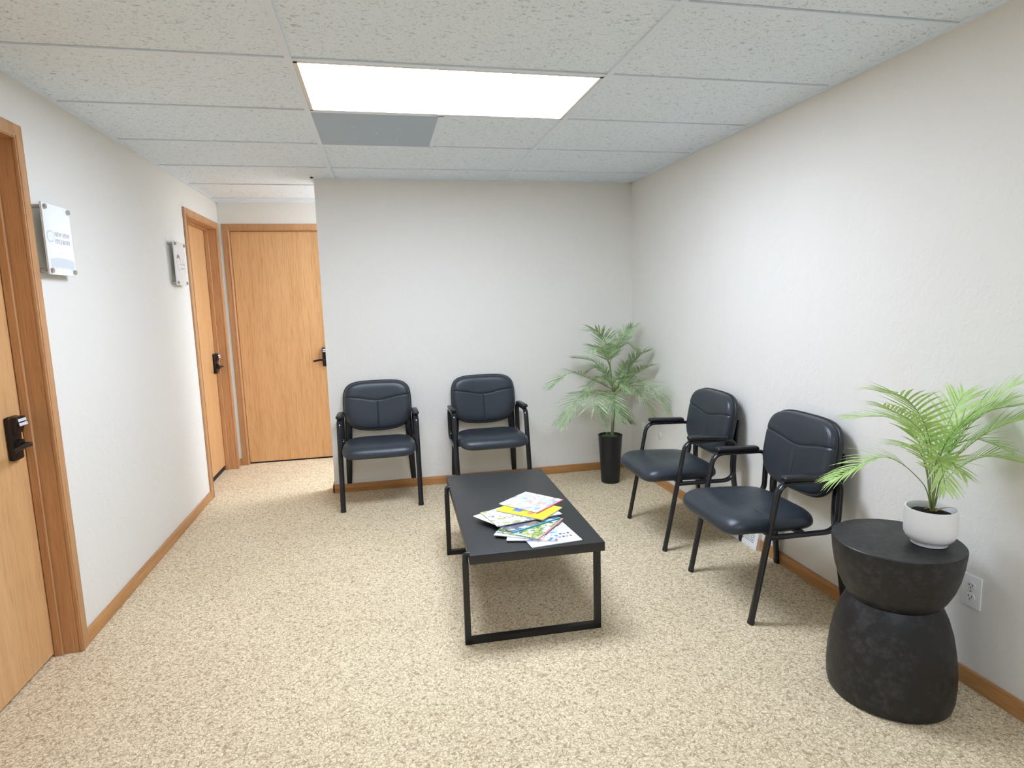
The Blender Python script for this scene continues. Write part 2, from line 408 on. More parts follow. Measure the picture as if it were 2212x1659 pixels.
def gl(d, w_, depth): return depth*math.exp(-(d/w_)**2)
SX = 0.262                                             # half spacing of the side frames
def make_chair(label):
    t = thing('guest_chair', label, 'chair', (0, 0, 0), 0, 'black leather guest chairs with arms')
    # seat
    sy0, sy1 = -0.094, 0.358; sm = (sy0+sy1)/2; sd = (sy1-sy0)/2
    b = nb()
    def pl(x, y, h):
        k = max(0.0, (-y-sd+0.13)/0.13)                # waterfall front edge
        sag = -0.010*math.exp(-((x/0.13)**2+((y+0.02)/0.12)**2))
        return (x, sm+y, 0.408+h-0.020*k*k-0.02*(y/sd)*0.45+(sag if h > 0 else 0))
    def gr(x, y):
        g = gl(y-(-0.055+0.35*x*x), 0.0035, 0.0022)
        return g + 0.0016*math.exp(-((abs(x)-0.05-0.1*abs(y))/0.012)**2)*0.4
    cushion(b, 0.248, sd, lambda v: 6.5 if v < 0 else 5.0, 0.055, 0.026, 96, 84, pl, gr, lambda v: 1.0-0.05*max(0, v)-0.03*max(0, -v)**3, p=6, q=2.2)
    obj('seat', b, M_leather, t)
    # backrest
    lean = math.atan2(0.062, 0.36); ca, sa = math.cos(lean), math.sin(lean); bc = Vector((0, 0.418, 0.664))
    def bpl(off):
        def f(x, y, h):
            h2 = h+off - 0.28*x*x*-1*1.0              # sides come forward
            yy = y + (-0.020*(1-(x/0.24)**2) if y < -0.05 else 0)*min(1, (-y-0.05)/0.1) + (0.004*(1-(x/0.24)**2) if y > 0.1 else 0)
            return (x, bc.y + yy*sa - h2*ca, bc.z + yy*ca + h2*sa)
        return f
    def bgr(x, y):
        ys = 0.060 - 0.032*math.exp(-(x/0.125)**2)
        g = gl(y-ys, 0.0046, 0.0048)
        if y < ys: g += gl(x, 0.0042, 0.0045)*min(1, (ys-y)/0.01)
        if y > ys: g -= 0.002*min(1, (y-ys)/0.02)       # the yoke is a little fuller
        return g
    al = lambda v: 4.4 if v > 0 else 4.0
    wf = lambda v: 1.0 - 0.045*max(0, v)**2 - 0.05*max(0, -v)**2
    b = nb(); cushion(b, 0.239, 0.168, al, 0.043, 0.004, 170, 170, bpl(0.0), bgr, wf, p=9, q=2.4)
    bk = obj('backrest', b, M_leather, t)
    b = nb(); cushion(b, 0.247, 0.175, al, 0.014, 0.022, 44, 36, bpl(-0.008), None, wf, p=8, q=2.2)
    obj('back_shell', b, M_shell, bk)
    # side frames
    for s in (-1, 1):
        X = s*SX
        # front leg, continuous with the arm: split at seat height
        b = nb(); add_sweep(b, [(X, 0.0, 0.006), (X, 0.036, 0.19), (X, 0.071, 0.372)], 0.0175, 0.0115, (1, 0, 0), 16)
        lg = obj('leg', b, M_metal, t)
        b = nb(); add_sweep(b, [(X, -0.0007, 0.0), (X, 0.003, 0.018)], 0.0188, 0.0128, (1, 0, 0), 16); obj('foot_cap', b, M_plastic, lg)
        b = nb()
        path = rounded([(X, 0.071, 0.372), (X, 0.116, 0.608), (X, 0.412, 0.600), (X, 0.404, 0.372), (X, 0.070, 0.376)], [0.055, 0.05, 0.065], 8)
        add_sweep(b, path, 0.0172, 0.0105, (1, 0, 0), 16); obj('arm_frame', b, M_metal, t)
        # arm pad
        b = nb(); add_box(b, (X-0.025, 0.130, 0.611), (X+0.025, 0.362, 0.641), 0.013, 4)
        for v in b.verts:
            k = (v.co.y-0.246)/0.116
            if v.co.z > 0.63: v.co.z -= 0.005*k*k
            v.co.z -= 0.0045*k
            v.co.x = X + (v.co.x-X)*(1-0.12*k*k)
        obj('arm_pad', b, M_plastic, t)
        # rear leg running up to the backrest
        x2 = s*0.242
        pth = smooth_path([(x2, 0.478, 0.004), (x2*0.965, 0.455, 0.19), (x2*0.915, 0.428, 0.40), (x2*0.895, 0.436, 0.56), (x2*0.85, 0.454, 0.70)], 5)
        b = nb(); add_sweep(b, pth, [0.0185+0.0075*min(1, p.z/0.45) for p in pth], [0.0115]*len(pth), (1, 0, 0), 16)
        rl = obj('leg', b, M_metal, t)
        b = nb(); add_sweep(b, [(x2, 0.4785, 0.0), (x2*0.996, 0.4765, 0.018)], 0.0208, 0.0128, (1, 0, 0), 16); obj('foot_cap', b, M_plastic, rl)
    for y, z in ((0.09, 0.386), (0.23, 0.384)):
        b = nb(); add_box(b, (-SX, y-0.014, z-0.011), (SX, y+0.014, z+0.007), 0.003, 2); obj('crossbar', b, M_metal, t)
    return t
FY = 1.692
ch = make_chair('black leather armchair against the back wall, nearest the corridor opening')
ch.location = (0.2165, FY, 0); ch.rotation_euler = (0, 0, 0.0)
dup(ch, (1.008, FY, 0), math.radians(0.0), 'black leather armchair against the back wall, behind the coffee table')
dup(ch, (1.748, 0.790, 0), math.radians(-91.5), 'black leather armchair on the right wall, closer to the floor palm')
dup(ch, (1.751, -0.004, 0), math.radians(-90.5), 'black leather armchair on the right wall, next to the hourglass side table')

# ------------------------------------------------------------------ coffee table
TZ = 0.392
t = thing('coffee_table', 'low black rectangular coffee table holding fanned magazines', 'table', (0.866, 0.430, 0), math.radians(-1.45))
b = nb(); add_box(b, (-0.284, -0.574, TZ-0.040), (0.284, 0.574, TZ), 0.0025, 2); obj('tabletop', b, M_table, t)
def u_frame(y, x0, x1):
    b = nb(); d = 0.014; w_ = 0.0125
    path = rounded([(x0, y, TZ-0.052), (x0, y, d), (x1, y, d), (x1, y, TZ-0.045)], 0.0005, 2)
    # square tube, mitred
    add_box(b, (x0-w_, y-w_, 0), (x0+w_, y+w_, TZ-0.040)); add_box(b, (x1-w_, y-w_, 0), (x1+w_, y+w_, TZ-0.040))
    add_box(b, (x0-w_, y-w_, 0), (x1+w_, y+w_, 0.025))
    # ear clasping the table edge
    pts = rounded([(x0, y, TZ-0.06), (x0, y, TZ-0.004), (x0+0.020, y, TZ-0.006)], 0.014, 6)
    add_sweep(b, pts, 0.0128, 0.0120, (0, 1, 0), 16)
    obj('leg_frame', b, M_tframe, t, angle=30)
u_frame(-0.543, -0.300, 0.258); u_frame(0.368, -0.300, 0.258)

# ------------------------------------------------------------------ magazines
def cover_mat(name, basec, cols, scale=22, cut=0.5, stretch=(1, 1, 1), seed=0.0, ink=(0.1, 0.12, 0.2)):
    mt = mat(name, basec, 0.28); tc = nd(mt, 'ShaderNodeTexCoord'); mp = nd(mt, 'ShaderNodeMapping')
    mp.inputs['Location'].default_value = (seed, seed*0.7, 0); mp.inputs['Scale'].default_value = stretch
    lk(mt, tc.outputs['Object'], mp.inputs['Vector']); v = mp.outputs['Vector']
    c = basec; 
    for i, col in enumerate(cols):
        mp2 = nd(mt, 'ShaderNodeMapping'); mp2.inputs['Location'].default_value = (seed+i*3.1, i*1.7, 0); lk(mt, v, mp2.inputs['Vector'])
        f = ramp(mt, noise(mt, mp2.outputs['Vector'], scale*(1+0.35*i), 3, 0.6, 0.5), [(cut+0.03*i, (0, 0, 0)), (cut+0.05+0.03*i, (1, 1, 1))])
        c = mix(mt, f, c, col)
    base(mt, c); return mt
M_page = mat('magazine_pages', (0.80, 0.78, 0.72), 0.7)
mz = [TZ+0.0006]
def magazine(label, corner, ang, L, W, th, covermat, spine=None, strip=None, curl=0.0, extra=None):
    """corner + ang: the long bound edge runs L along ang, the pages W to its left"""
    t = thing('magazine', label, 'magazine', (corner[0], corner[1], mz[0]), math.radians(ang), 'magazines fanned on the coffee table')
    def slab(x0, x1, y0, y1, z0, z1, n=10):
        b = nb(); vs = {}
        for i in range(n+1):
            for j in range(n+1):
                x = x0+(x1-x0)*i/n; y = y0+(y1-y0)*j/n; c_ = curl*((x/L-0.5)**2*1.2+(y/W)**2)*0
                c_ = curl*max(0, (x/L-0.6))**2*4
                for k, z in ((0, z0), (1, z1)): vs[(i, j, k)] = b.verts.new((x, y, z+c_))
        for i in range(n):
            for j in range(n):
                b.faces.new((vs[(i, j, 1)], vs[(i+1, j, 1)], vs[(i+1, j+1, 1)], vs[(i, j+1, 1)])); b.faces.new((vs[(i, j, 0)], vs[(i, j+1, 0)], vs[(i+1, j+1, 0)], vs[(i+1, j, 0)]))
        for i in range(n):
            for j in (0, n): b.faces.new((vs[(i, j, 0)], vs[(i+1, j, 0)], vs[(i+1, j, 1)], vs[(i, j, 1)]))
            for j in (0, n): b.faces.new((vs[(j, i, 0)], vs[(j, i+1, 0)], vs[(j, i+1, 1)], vs[(j, i, 1)]))
        return b
    obj('pages', slab(0.002, L-0.001, 0.001, W-0.002, 0.0002, th-0.0008), M_page, t, smooth=False)
    cv = obj('cover', slab(0, L, 0, W, th-0.0008, th), covermat, t, smooth=False)
    if spine: obj('spine', slab(0, L, -0.0006, 0.006, 0.0, th+0.0003), spine, t, smooth=False)
    for (x0, x1, y0, y1, mm, nm) in (extra or []):
        obj(nm, slab(x0, x1, y0, y1, th, th+0.0003, 4), mm, cv, smooth=False)
    mz[0] += th+0.0004
    return t
W_ = (0.80, 0.81, 0.82)
c_news = cover_mat('newsprint_cover', W_, [(0.55, 0.66, 0.80)], 9, 0.56, seed=2)
c_blue = cover_mat('pale_blue_cover', (0.66, 0.76, 0.86), [(0.08, 0.19, 0.55), W_, (0.40, 0.16, 0.10)], 16, 0.52, seed=5)
c_green = cover_mat('leafy_cover', (0.72, 0.80, 0.76), [(0.16, 0.27, 0.08), (0.45, 0.52, 0.10), (0.07, 0.14, 0.09)], 26, 0.47, seed=9)
c_white = cover_mat('cream_cover', W_, [(0.45, 0.55, 0.50)], 30, 0.60, seed=12)
c_navy = cover_mat('dark_cover', (0.12, 0.13, 0.18), [(0.30, 0.22, 0.18), (0.62, 0.66, 0.72)], 18, 0.53, seed=15)
c_plain = cover_mat('plain_white_cover', W_, [(0.70, 0.72, 0.76)], 12, 0.6, seed=18)
c_art = cover_mat('sketch_cover', (0.76, 0.80, 0.84), [(0.42, 0.44, 0.10), (0.12, 0.18, 0.35), (0.50, 0.22, 0.12)], 30, 0.545, seed=21)
c_yel = cover_mat('yellow_cover', (0.88, 0.70, 0.03), [(0.83, 0.60, 0.02)], 12, 0.6, seed=24)
c_top = cover_mat('top_cover', (0.84, 0.85, 0.88), [(0.50, 0.64, 0.78), (0.80, 0.40, 0.28), (0.30, 0.38, 0.48)], 15, 0.50, (1, 1.8, 1), seed=31)
s_pink = mat('pink_spine', (0.72, 0.30, 0.28), 0.4); s_cyan = mat('cyan_spine', (0.07, 0.38, 0.60), 0.4); s_red = mat('pink_edge', (0.80, 0.16, 0.25), 0.4)
ink = mat('dark_ink', (0.08, 0.12, 0.22), 0.5); blu = mat('blue_print', (0.10, 0.22, 0.62), 0.4); org = mat('orange_print', (0.72, 0.26, 0.12), 0.4); sky_ = mat('light_blue_print', (0.45, 0.66, 0.85), 0.4)
def strokes(x0, y0, n, dx, w_, h_, mm):                # worn headline: a row of short blots
    out = []
    for i in range(n):
        hh = h_*(0.6+0.4*((i*37) % 5)/4); out.append((x0+i*dx, x0+i*dx+w_*(0.7+0.3*((i*13) % 3)/2), y0, y0+hh, mm, 'headline_mark'))
    return out
magazine('white newspaper-like magazine with dark headline, lowest and nearest the table edge', (0.825, -0.136), 5.5, 0.225, 0.275, 0.0042, c_news, extra=strokes(0.12, 0.085, 5, 0.018, 0.013, 0.016, ink)+strokes(0.125, 0.055, 5, 0.017, 0.012, 0.014, ink))
magazine('pale blue magazine lying on the newspaper-like one', (0.737, -0.045), -16, 0.215, 0.265, 0.0040, c_blue)
magazine('thin white magazine sticking out at the left below the cyan-edged one', (0.694, 0.018), -29, 0.215, 0.20, 0.0040, c_white)
magazine('magazine with leafy green cover and pink spine', (0.866, -0.088), 50, 0.262, 0.205, 0.0040, c_green, spine=s_pink)
magazine('dark magazine with a bright cyan spine', (0.774, 0.000), 24.6, 0.272, 0.185, 0.0042, c_navy, spine=s_cyan)
magazine('plain white magazine peeking out at the far left of the fan', (0.713, 0.106), 30, 0.250, 0.15, 0.0036, c_plain)
magazine('white magazine with scattered colour sketches under the yellow one', (0.720, 0.067), 12.5, 0.325, 0.20, 0.0042, c_art)
magazine('bright yellow magazine second from the top of the pile', (0.928, 0.075), 45, 0.185, 0.255, 0.0052, c_yel,
         extra=[(0.035, 0.07, 0.14, 0.185, blu, 'cover_photo'), (0.03, 0.055, 0.075, 0.105, org, 'cover_photo')])
magazine('white magazine with pink edge on top of the pile', (0.924, 0.153), 40, 0.218, 0.228, 0.0048, c_top, spine=s_red)

# ------------------------------------------------------------------ hourglass side table
t = thing('side_table', 'black hourglass-shaped side table in the right foreground', 'side table', (1.955, -0.773, 0))
b = nb(); add_lathe(b, [(0.180, 0.0), (0.190, 0.006), (0.1955, 0.03), (0.1975, 0.075), (0.1955, 0.13), (0.189, 0.19), (0.178, 0.25), (0.163, 0.30), (0.145, 0.340), (0.138, 0.352)], 96)
obj('base', b, M_stool, t)
b = nb(); add_lathe(b, [(0.130, 0.350), (0.143, 0.356), (0.158, 0.380), (0.174, 0.415), (0.186, 0.455), (0.194, 0.500), (0.1985, 0.545), (0.1985, 0.553), (0.196, 0.556), (0.10, 0.556)], 96)
obj('top', b, M_stool, t)

# ------------------------------------------------------------------ palms
def frond(bm_l, bm_s, pts, leaf_len, leaf_w, n, start=0.22, up=(0, 0, 1), droop=0.35, stem_r=0.0028, ang=52):
    P = smooth_path(pts, 14); L = [0.0]
    for a, c in zip(P, P[1:]): L.append(L[-1]+(c-a).length)
    tot = L[-1]
    def at(s):
        s *= tot
        for i in range(len(L)-1):
            if L[i+1] >= s:
                k = (s-L[i])/max(1e-9, L[i+1]-L[i]); return P[i].lerp(P[i+1], k), (P[i+1]-P[i]).normalized()
        return P[-1], (P[-1]-P[-2]).normalized()
    N = len(P)
    add_sweep(bm_s, P, [stem_r*(1-0.75*i/(N-1)) for i in range(N)], [stem_r*(1-0.75*i/(N-1)) for i in range(N)], (0.3, 0.2, 1) if abs((P[-1]-P[0]).normalized().z) < 0.9 else (1, 0, 0), 6)
    upv = Vector(up)
    for i in range(n):
        s = start+(1-start)*(i+0.5)/n; p, T = at(min(s, 0.999))
        side = T.cross(upv)
        if side.length < 0.15: side = T.cross(Vector((0.3, -1, 0.2)))
        side.normalize(); nrm = side.cross(T).normalized()
        k = (s-start)/(1-start); ln = leaf_len*(0.55+0.75*math.sin(PI*min(1, k*0.86+0.10)))*(0.9+0.2*random.random())
        if k > 0.9: ln *= 0.75
        for sg in (-1, 1):
            a_ = math.radians(ang*(1-0.50*k)+random.uniform(-5, 5)); d = (T*math.cos(a_)+side*sg*math.sin(a_)+nrm*0.16).normalized()
            wv = (T*math.sin(a_)-side*sg*math.cos(a_)).normalized(); q = p.copy(); prev = None; SEG = 5; lw = leaf_w*(0.85+0.3*random.random()); dr = droop*(0.7+0.6*random.random())
            for m_ in range(SEG+1):
                u = m_/SEG; wd = lw*0.5*(math.sin(PI*min(1, 0.16+0.84*u)**0.8) if u < 1 else 0)+0.0003
                c_ = q-nrm*0.0; r3 = [bm_l.verts.new(c_-wv*wd), bm_l.verts.new(c_-nrm*wd*0.28), bm_l.verts.new(c_+wv*wd)]
                if prev: bm_l.faces.new((prev[0], prev[1], r3[1], r3[0])); bm_l.faces.new((prev[1], prev[2], r3[2], r3[1]))
                prev = r3; q = q+d*(ln/SEG); d = (d+Vector((0, 0, -1))*dr/SEG).normalized()
PX, PY = 1.927, 1.82
def clampw(bm, root, xm=XR-0.012, ym=YB-0.012):
    for v in bm.verts:
        if v.co.x+root[0] > xm: v.co.x = xm-root[0]-0.003*random.random()
        if v.co.y+root[1] > ym: v.co.y = ym-root[1]-0.003*random.random()
t = thing('potted_palm', 'tall potted palm in a black planter standing in the room corner', 'potted plant', (PX, PY, 0))
b = nb(); add_lathe(b, [(0.066, 0.0), (0.070, 0.004), (0.080, 0.19), (0.0905, 0.360), (0.093, 0.366), (0.089, 0.368), (0.085, 0.360), (0.083, 0.345)], 64, cap1=True); obj('planter', b, M_blackpot, t)
b = nb(); add_lathe(b, [(0.083, 0.340), (0.078, 0.350), (0.05, 0.358), (0.01, 0.360)], 32)
for v in b.verts: v.co.z += random.uniform(-0.003, 0.004)
obj('moss', b, M_moss, t, label='green moss filling the planter')
def rel(pts, o): return [(p[0]-o[0], p[1]-o[1], p[2]-o[2]) for p in pts]
b = nb()
add_sweep(b, smooth_path(rel([(1.942, 1.82, 0.35), (1.953, 1.82, 0.512), (1.962, 1.81, 0.667), (1.955, 1.81, 0.72)], (PX, PY, 0)), 5), [0.012]*6+[0.010]*10, [0.012]*6+[0.010]*10, (1, 0, 0), 10)
obj('trunk', b, M_stem1, t)
b = nb(); add_sweep(b, smooth_path(rel([(1.957, 1.81, 0.60), (1.940, 1.81, 0.765), (1.917, 1.80, 0.915)], (PX, PY, 0)), 6), 0.006, 0.006, (1, 0, 0), 8); obj('stem', b, M_stem2, t)
F1 = {'A': [(1.914, 1.8, 0.905), (1.862, 1.75, 1.089), (1.787, 1.72, 1.163), (1.716, 1.7, 1.166)],
'B': [(1.921, 1.82, 0.905), (1.984, 1.85, 1.007), (2.082, 1.9, 1.104), (2.160, 1.93, 1.171)],
'O': [(1.906, 1.78, 0.905), (1.808, 1.65, 1.029), (1.724, 1.55, 1.055), (1.675, 1.5, 1.032)],
'O2': [(1.921, 1.82, 0.905), (1.981, 1.8, 1.042), (2.035, 1.75, 1.059), (2.08, 1.7, 1.014)],
'C': [(1.937, 1.82, 0.764), (1.918, 1.9, 0.82), (1.843, 1.95, 0.916), (1.692, 1.98, 0.949)],
'D': [(1.937, 1.8, 0.719), (1.721, 1.75, 0.824), (1.569, 1.7, 0.869), (1.402, 1.66, 0.776)],
'E': [(1.946, 1.8, 0.702), (1.868, 1.86, 0.698), (1.788, 1.92, 0.686), (1.653, 1.95, 0.677)],
'F': [(1.954, 1.8, 0.669), (1.759, 1.7, 0.711), (1.604, 1.62, 0.687), (1.462, 1.55, 0.519)],
'G': [(1.958, 1.8, 0.636), (1.763, 1.6, 0.718), (1.687, 1.5, 0.678), (1.744, 1.45, 0.512)],
'G2': [(1.958, 1.8, 0.640), (1.86, 1.63, 0.72), (1.83, 1.52, 0.66), (1.872, 1.47, 0.54)],
'H': [(1.963, 1.8, 0.669), (2.001, 1.65, 0.767), (2.055, 1.55, 0.708), (2.139, 1.5, 0.535)],
'I': [(1.965, 1.8, 0.69), (2.021, 1.62, 0.785), (2.09, 1.45, 0.766), (2.170, 1.38, 0.606)],
'J': [(1.965, 1.82, 0.71), (2.073, 1.86, 0.816), (2.133, 1.8, 0.948), (2.19, 1.72, 0.998)],
'K': [(1.965, 1.82, 0.70), (2.099, 1.88, 0.763), (2.150, 1.78, 0.853), (2.175, 1.65, 0.896)],
'N': [(1.950, 1.82, 0.72), (1.937, 1.93, 0.78), (1.893, 2.0, 0.782), (1.842, 2.03, 0.739)],
'L': [(1.963, 1.8, 0.612), (2.025, 1.85, 0.567), (2.072, 1.88, 0.509), (2.129, 1.9, 0.427)],
'M': [(1.960, 1.82, 0.70), (2.049, 1.92, 0.741), (2.110, 2.0, 0.795), (2.130, 2.02, 0.882)],
'Q': [(1.960, 1.8, 0.70), (1.99, 1.70, 0.80), (2.03, 1.63, 0.84), (2.07, 1.60, 0.80)],
'R': [(1.955, 1.8, 0.70), (1.83, 1.76, 0.78), (1.75, 1.73, 0.77), (1.69, 1.70, 0.70)],
'S': [(1.955, 1.8, 0.72), (1.92, 1.72, 0.80), (1.93, 1.62, 0.80), (1.95, 1.55, 0.73)],
'T': [(1.960, 1.81, 0.72), (2.02, 1.83, 0.83), (2.07, 1.80, 0.90), (2.12, 1.75, 0.92)],
'U': [(1.955, 1.82, 0.72), (1.90, 1.88, 0.84), (1.84, 1.92, 0.87), (1.78, 1.94, 0.83)]}
for k_, pts in F1.items():
    bl, bs = nb(), nb()
    small = k_ in ('L', 'N', 'M', 'P', 'Q', 'R', 'E', 'S', 'T')
    frond(bl, bs, rel(pts, (PX, PY, 0)), 0.088 if small else (0.142 if k_ in ('F', 'G', 'G2', 'H', 'I') else 0.118), 0.0115, 14 if small else 20, start=0.26 if k_ not in ('A', 'B', 'O', 'O2') else 0.12, droop=0.30 if k_ != 'B' else 0.15, stem_r=0.0030, ang=60)
    clampw(bl, (PX, PY))
    f = obj('frond', bl, M_leaf1, t, angle=180); obj('frond_stalk', bs, M_stem2, f)

SXT, SYT, SZT = 2.026, -0.830, 0.556
t = thing('potted_palm', 'small bright green palm in a white ceramic pot on the hourglass side table', 'potted plant', (SXT, SYT, SZT+0.0005))
b = nb(); add_lathe(b, [(0.050, 0.0), (0.053, 0.002), (0.054, 0.010), (0.057, 0.014), (0.064, 0.019), (0.070, 0.026), (0.0742, 0.035), (0.0762, 0.046), (0.0765, 0.075), (0.0755, 0.118), (0.0745, 0.124), (0.0715, 0.125), (0.0695, 0.121), (0.069, 0.105), (0.068, 0.09)], 80); obj('pot', b, M_ceramic, t)
b = nb(); add_lathe(b, [(0.069, 0.098), (0.06, 0.104), (0.035, 0.110), (0.012, 0.112)], 40)
for v in b.verts: v.co.z += random.uniform(-0.003, 0.004)
obj('soil', b, M_soil, t)
F2 = {'a': [(2.03, -0.83, 0.66), (1.99, -0.82, 0.769), (1.891, -0.76, 0.846), (1.746, -0.7, 0.761)],
'b': [(2.028, -0.83, 0.66), (2.013, -0.8, 0.854), (1.987, -0.72, 0.96), (1.864, -0.62, 0.958)],
'c': [(2.028, -0.835, 0.66), (1.968, -0.86, 0.919), (1.837, -0.9, 1.063), (1.689, -0.93, 1.107)],
'd': [(2.028, -0.83, 0.66), (1.993, -0.83, 0.891), (1.901, -0.86, 0.981), (1.745, -0.9, 1.054)],
'e': [(2.030, -0.83, 0.66), (2.017, -0.86, 0.876), (2.031, -0.93, 1.004), (2.115, -1.0, 1.115)],
'e2': [(2.030, -0.83, 0.66), (2.03, -0.85, 0.876), (2.07, -0.90, 0.98), (2.15, -0.96, 1.06)],
'f': [(2.032, -0.83, 0.66), (2.04, -0.86, 0.816), (2.09, -0.93, 0.94), (2.166, -0.99, 1.006)],
'g': [(2.032, -0.83, 0.66), (2.054, -0.85, 0.78), (2.109, -0.92, 0.868), (2.195, -0.98, 0.858)],
'h': [(2.028, -0.835, 0.66), (1.974, -0.88, 0.829), (1.925, -0.94, 0.880), (1.90, -0.99, 0.800)],
'i': [(2.032, -0.825, 0.66), (2.094, -0.8, 0.835), (2.129, -0.86, 0.911), (2.172, -0.93, 0.896)],
'k': [(2.030, -0.825, 0.66), (2.052, -0.82, 0.864), (2.111, -0.8, 0.974), (2.180, -0.78, 1.047)],
'l': [(2.032, -0.83, 0.66), (2.068, -0.84, 0.864), (2.12, -0.90, 1.0), (2.19, -0.97, 1.04)],
'j': [(2.030, -0.835, 0.66), (2.004, -0.86, 0.807), (1.976, -0.92, 0.87), (1.985, -0.97, 0.835)],
'm': [(2.028, -0.83, 0.66), (1.956, -0.86, 0.843), (1.855, -0.91, 0.92), (1.736, -0.96, 0.945)]}
for k_, pts in F2.items():
    bl, bs = nb(), nb()
    short = k_ in ('h', 'j', 'm')
    frond(bl, bs, rel(pts, (SXT, SYT, SZT)), 0.075 if short else 0.105, 0.0074, 13 if short else 18, start=0.40 if not short else 0.45, droop=0.42, stem_r=0.0022, ang=54)
    clampw(bl, (SXT, SYT)); f = obj('frond', bl, M_leaf2, t, angle=180); obj('frond_stalk', bs, M_stem2, f)
for pts in ([(0.0, 0, 0.106), (-0.012, -0.01, 0.122), (-0.030, -0.018, 0.132), (-0.052, -0.022, 0.133)], [(0.004, 0, 0.106), (0.016, -0.012, 0.120), (0.036, -0.022, 0.128), (0.062, -0.03, 0.126)], [(0.0, 0.0, 0.106), (0.002, 0.004, 0.125), (0.006, 0.006, 0.145)]):
    b = nb(); P = smooth_path(pts, 5); add_sweep(b, P, [0.0065*(1-0.85*i/(len(P)-1)) for i in range(len(P))], [0.0022*(1-0.7*i/(len(P)-1)) for i in range(len(P))], (0.2, 1, 0), 8); obj('husk', b, M_husk, t, label='dry tan husk at the foot of the stems')

# ------------------------------------------------------------------ acrylic signs on the left wall
M_acr = mat('clear_acrylic_edge', (0.80, 0.83, 0.80), 0.12)
M_acr2 = mat('white_backed_acrylic', (0.88, 0.89, 0.89), 0.08)
M_grey = mat('grey_print', (0.46, 0.47, 0.49), 0.5); M_band = mat('pale_grey_print', (0.66, 0.69, 0.73), 0.3); M_lgrey = mat('light_grey_print', (0.60, 0.61, 0.63), 0.5); M_mauve = mat('mauve_print', (0.34, 0.22, 0.24), 0.5)
def text_bm(s, size, th=0.0004):
    cu = bpy.data.curves.new('lettering', 'FONT'); cu.body = s; cu.size = size; cu.extrude = th; cu.align_x = 'LEFT'
    o = bpy.data.objects.new('lettering_source', cu); C.objects.link(o); dg = bpy.context.evaluated_depsgraph_get()
    me = bpy.data.meshes.new_from_object(o.evaluated_get(dg)); b = nb(); b.from_mesh(me)
    bpy.data.objects.remove(o); bpy.data.curves.remove(cu); bpy.data.meshes.remove(me)
    # text plane (x right, y up) -> local (y right, z up), facing +x
    bmesh.ops.transform(b, matrix=Matrix(((0, 0, 1, 0), (1, 0, 0, 0), (0, 1, 0, 0), (0, 0, 0, 1))), verts=b.verts); return b
def arc(b, cy, cz, r, a0, a1, w0, w1, x=0.0, n=26, sy=1.0):
    pr = None
    for i in range(n+1):
        k = i/n; a = math.radians(a0+(a1-a0)*k); w_ = w0+(w1-w0)*k if not callable(w0) else w0(k)
        c, s = math.cos(a), math.sin(a); q = [b.verts.new((x, cy+(r-w_/2)*c*sy, cz+(r-w_/2)*s)), b.verts.new((x, cy+(r+w_/2)*c*sy, cz+(r+w_/2)*s))]
        if pr: b.faces.new((pr[0], pr[1], q[1], q[0]))
        pr = q
PO = 0.034
def sign(yc, zc, label):
    t = thing('wall_sign', label, 'sign', (XL, yc, zc), 0)
    hw, hh = 0.108, 0.1395
    b = nb(); add_box(b, (PO-0.003, -hw, -hh), (PO+0.001, hw, hh), 0.0008, 1); obj('back_plate', b, M_acr, t, angle=30)
    b = nb(); add_box(b, (PO+0.0012, -hw, -hh), (PO+0.0045, hw, hh), 0.0008, 1); obj('sign_plate', b, M_acr2, t, angle=30)
    for sy in (-1, 1):
        for sz in (-1, 1):
            b = nb(); y, z = sy*(hw-0.016), sz*(hh-0.016)
            add_sweep(b, [(0, y, z), (PO+0.0045, y, z)], 0.0085, 0.0085, (0, 1, 0), 20)
            add_sweep(b, [(PO+0.0045, y, z), (PO+0.012, y, z)], 0.0095, 0.0095, (0, 1, 0), 20); obj('standoff', b, M_steel, t)
    return t, PO+0.0048
t, px_ = sign(0.428, 1.691, 'acrylic wall sign with grey lettering beside the nearest door')
for s_, z_, k_ in (('NEW VIEW', 0.014, 0.90), ('PSYCHIATRY', -0.014, 0.78)):
    b = text_bm(s_, 0.0265)
    for v in b.verts: v.co.y = v.co.y*k_-0.034; v.co.z += z_; v.co.x += px_
    obj('lettering', b, M_grey, t, smooth=False)
b = nb(); arc(b, -0.074, 0.010, 0.021, 60, 330, lambda k: 0.0012+0.0026*math.sin(PI*k), 0, px_+0.0002, n=48); arc(b, -0.062, 0.012, 0.021, -120, 150, lambda k: 0.001+0.0018*math.sin(PI*k), 0, px_+0.0002, n=48)
obj('logo', b, M_grey, t, smooth=False)
b = nb(); n_ = 28; pr = None                              # pale printed band with a snowy ridge along its lower edge
for i in range(n_+1):
    y = -0.088+0.186*i/n_; zt = -0.078+0.008*math.sin(PI*i/n_); zb = -0.118+0.009*abs(math.sin(i*0.52))+0.003*math.sin(i*1.7)
    q = [b.verts.new((px_+0.0002, y, zb)), b.verts.new((px_+0.0002, y, zt))]
    if pr: b.faces.new((pr[0], pr[1], q[1], q[0]))
    pr = q
obj('printed_band', b, M_band, t, smooth=False)
b = nb(); add_box(b, (px_, -0.010, -0.0545), (px_+0.0004, 0.012, -0.052)); obj('small_print', b, M_lgrey, t, smooth=False)
t, px_ = sign(1.990, 1.693, 'acrylic wall sign with a crescent logo beside the recessed second door')
b = nb(); arc(b, -0.040, 0.0, 0.048, 20, 165, lambda k: 0.002+0.020*math.sin(PI*min(1, k*1.1))**1.3, 0, px_+0.0002, sy=0.8, n=48); obj('logo_crescent', b, M_mauve, t, smooth=False)
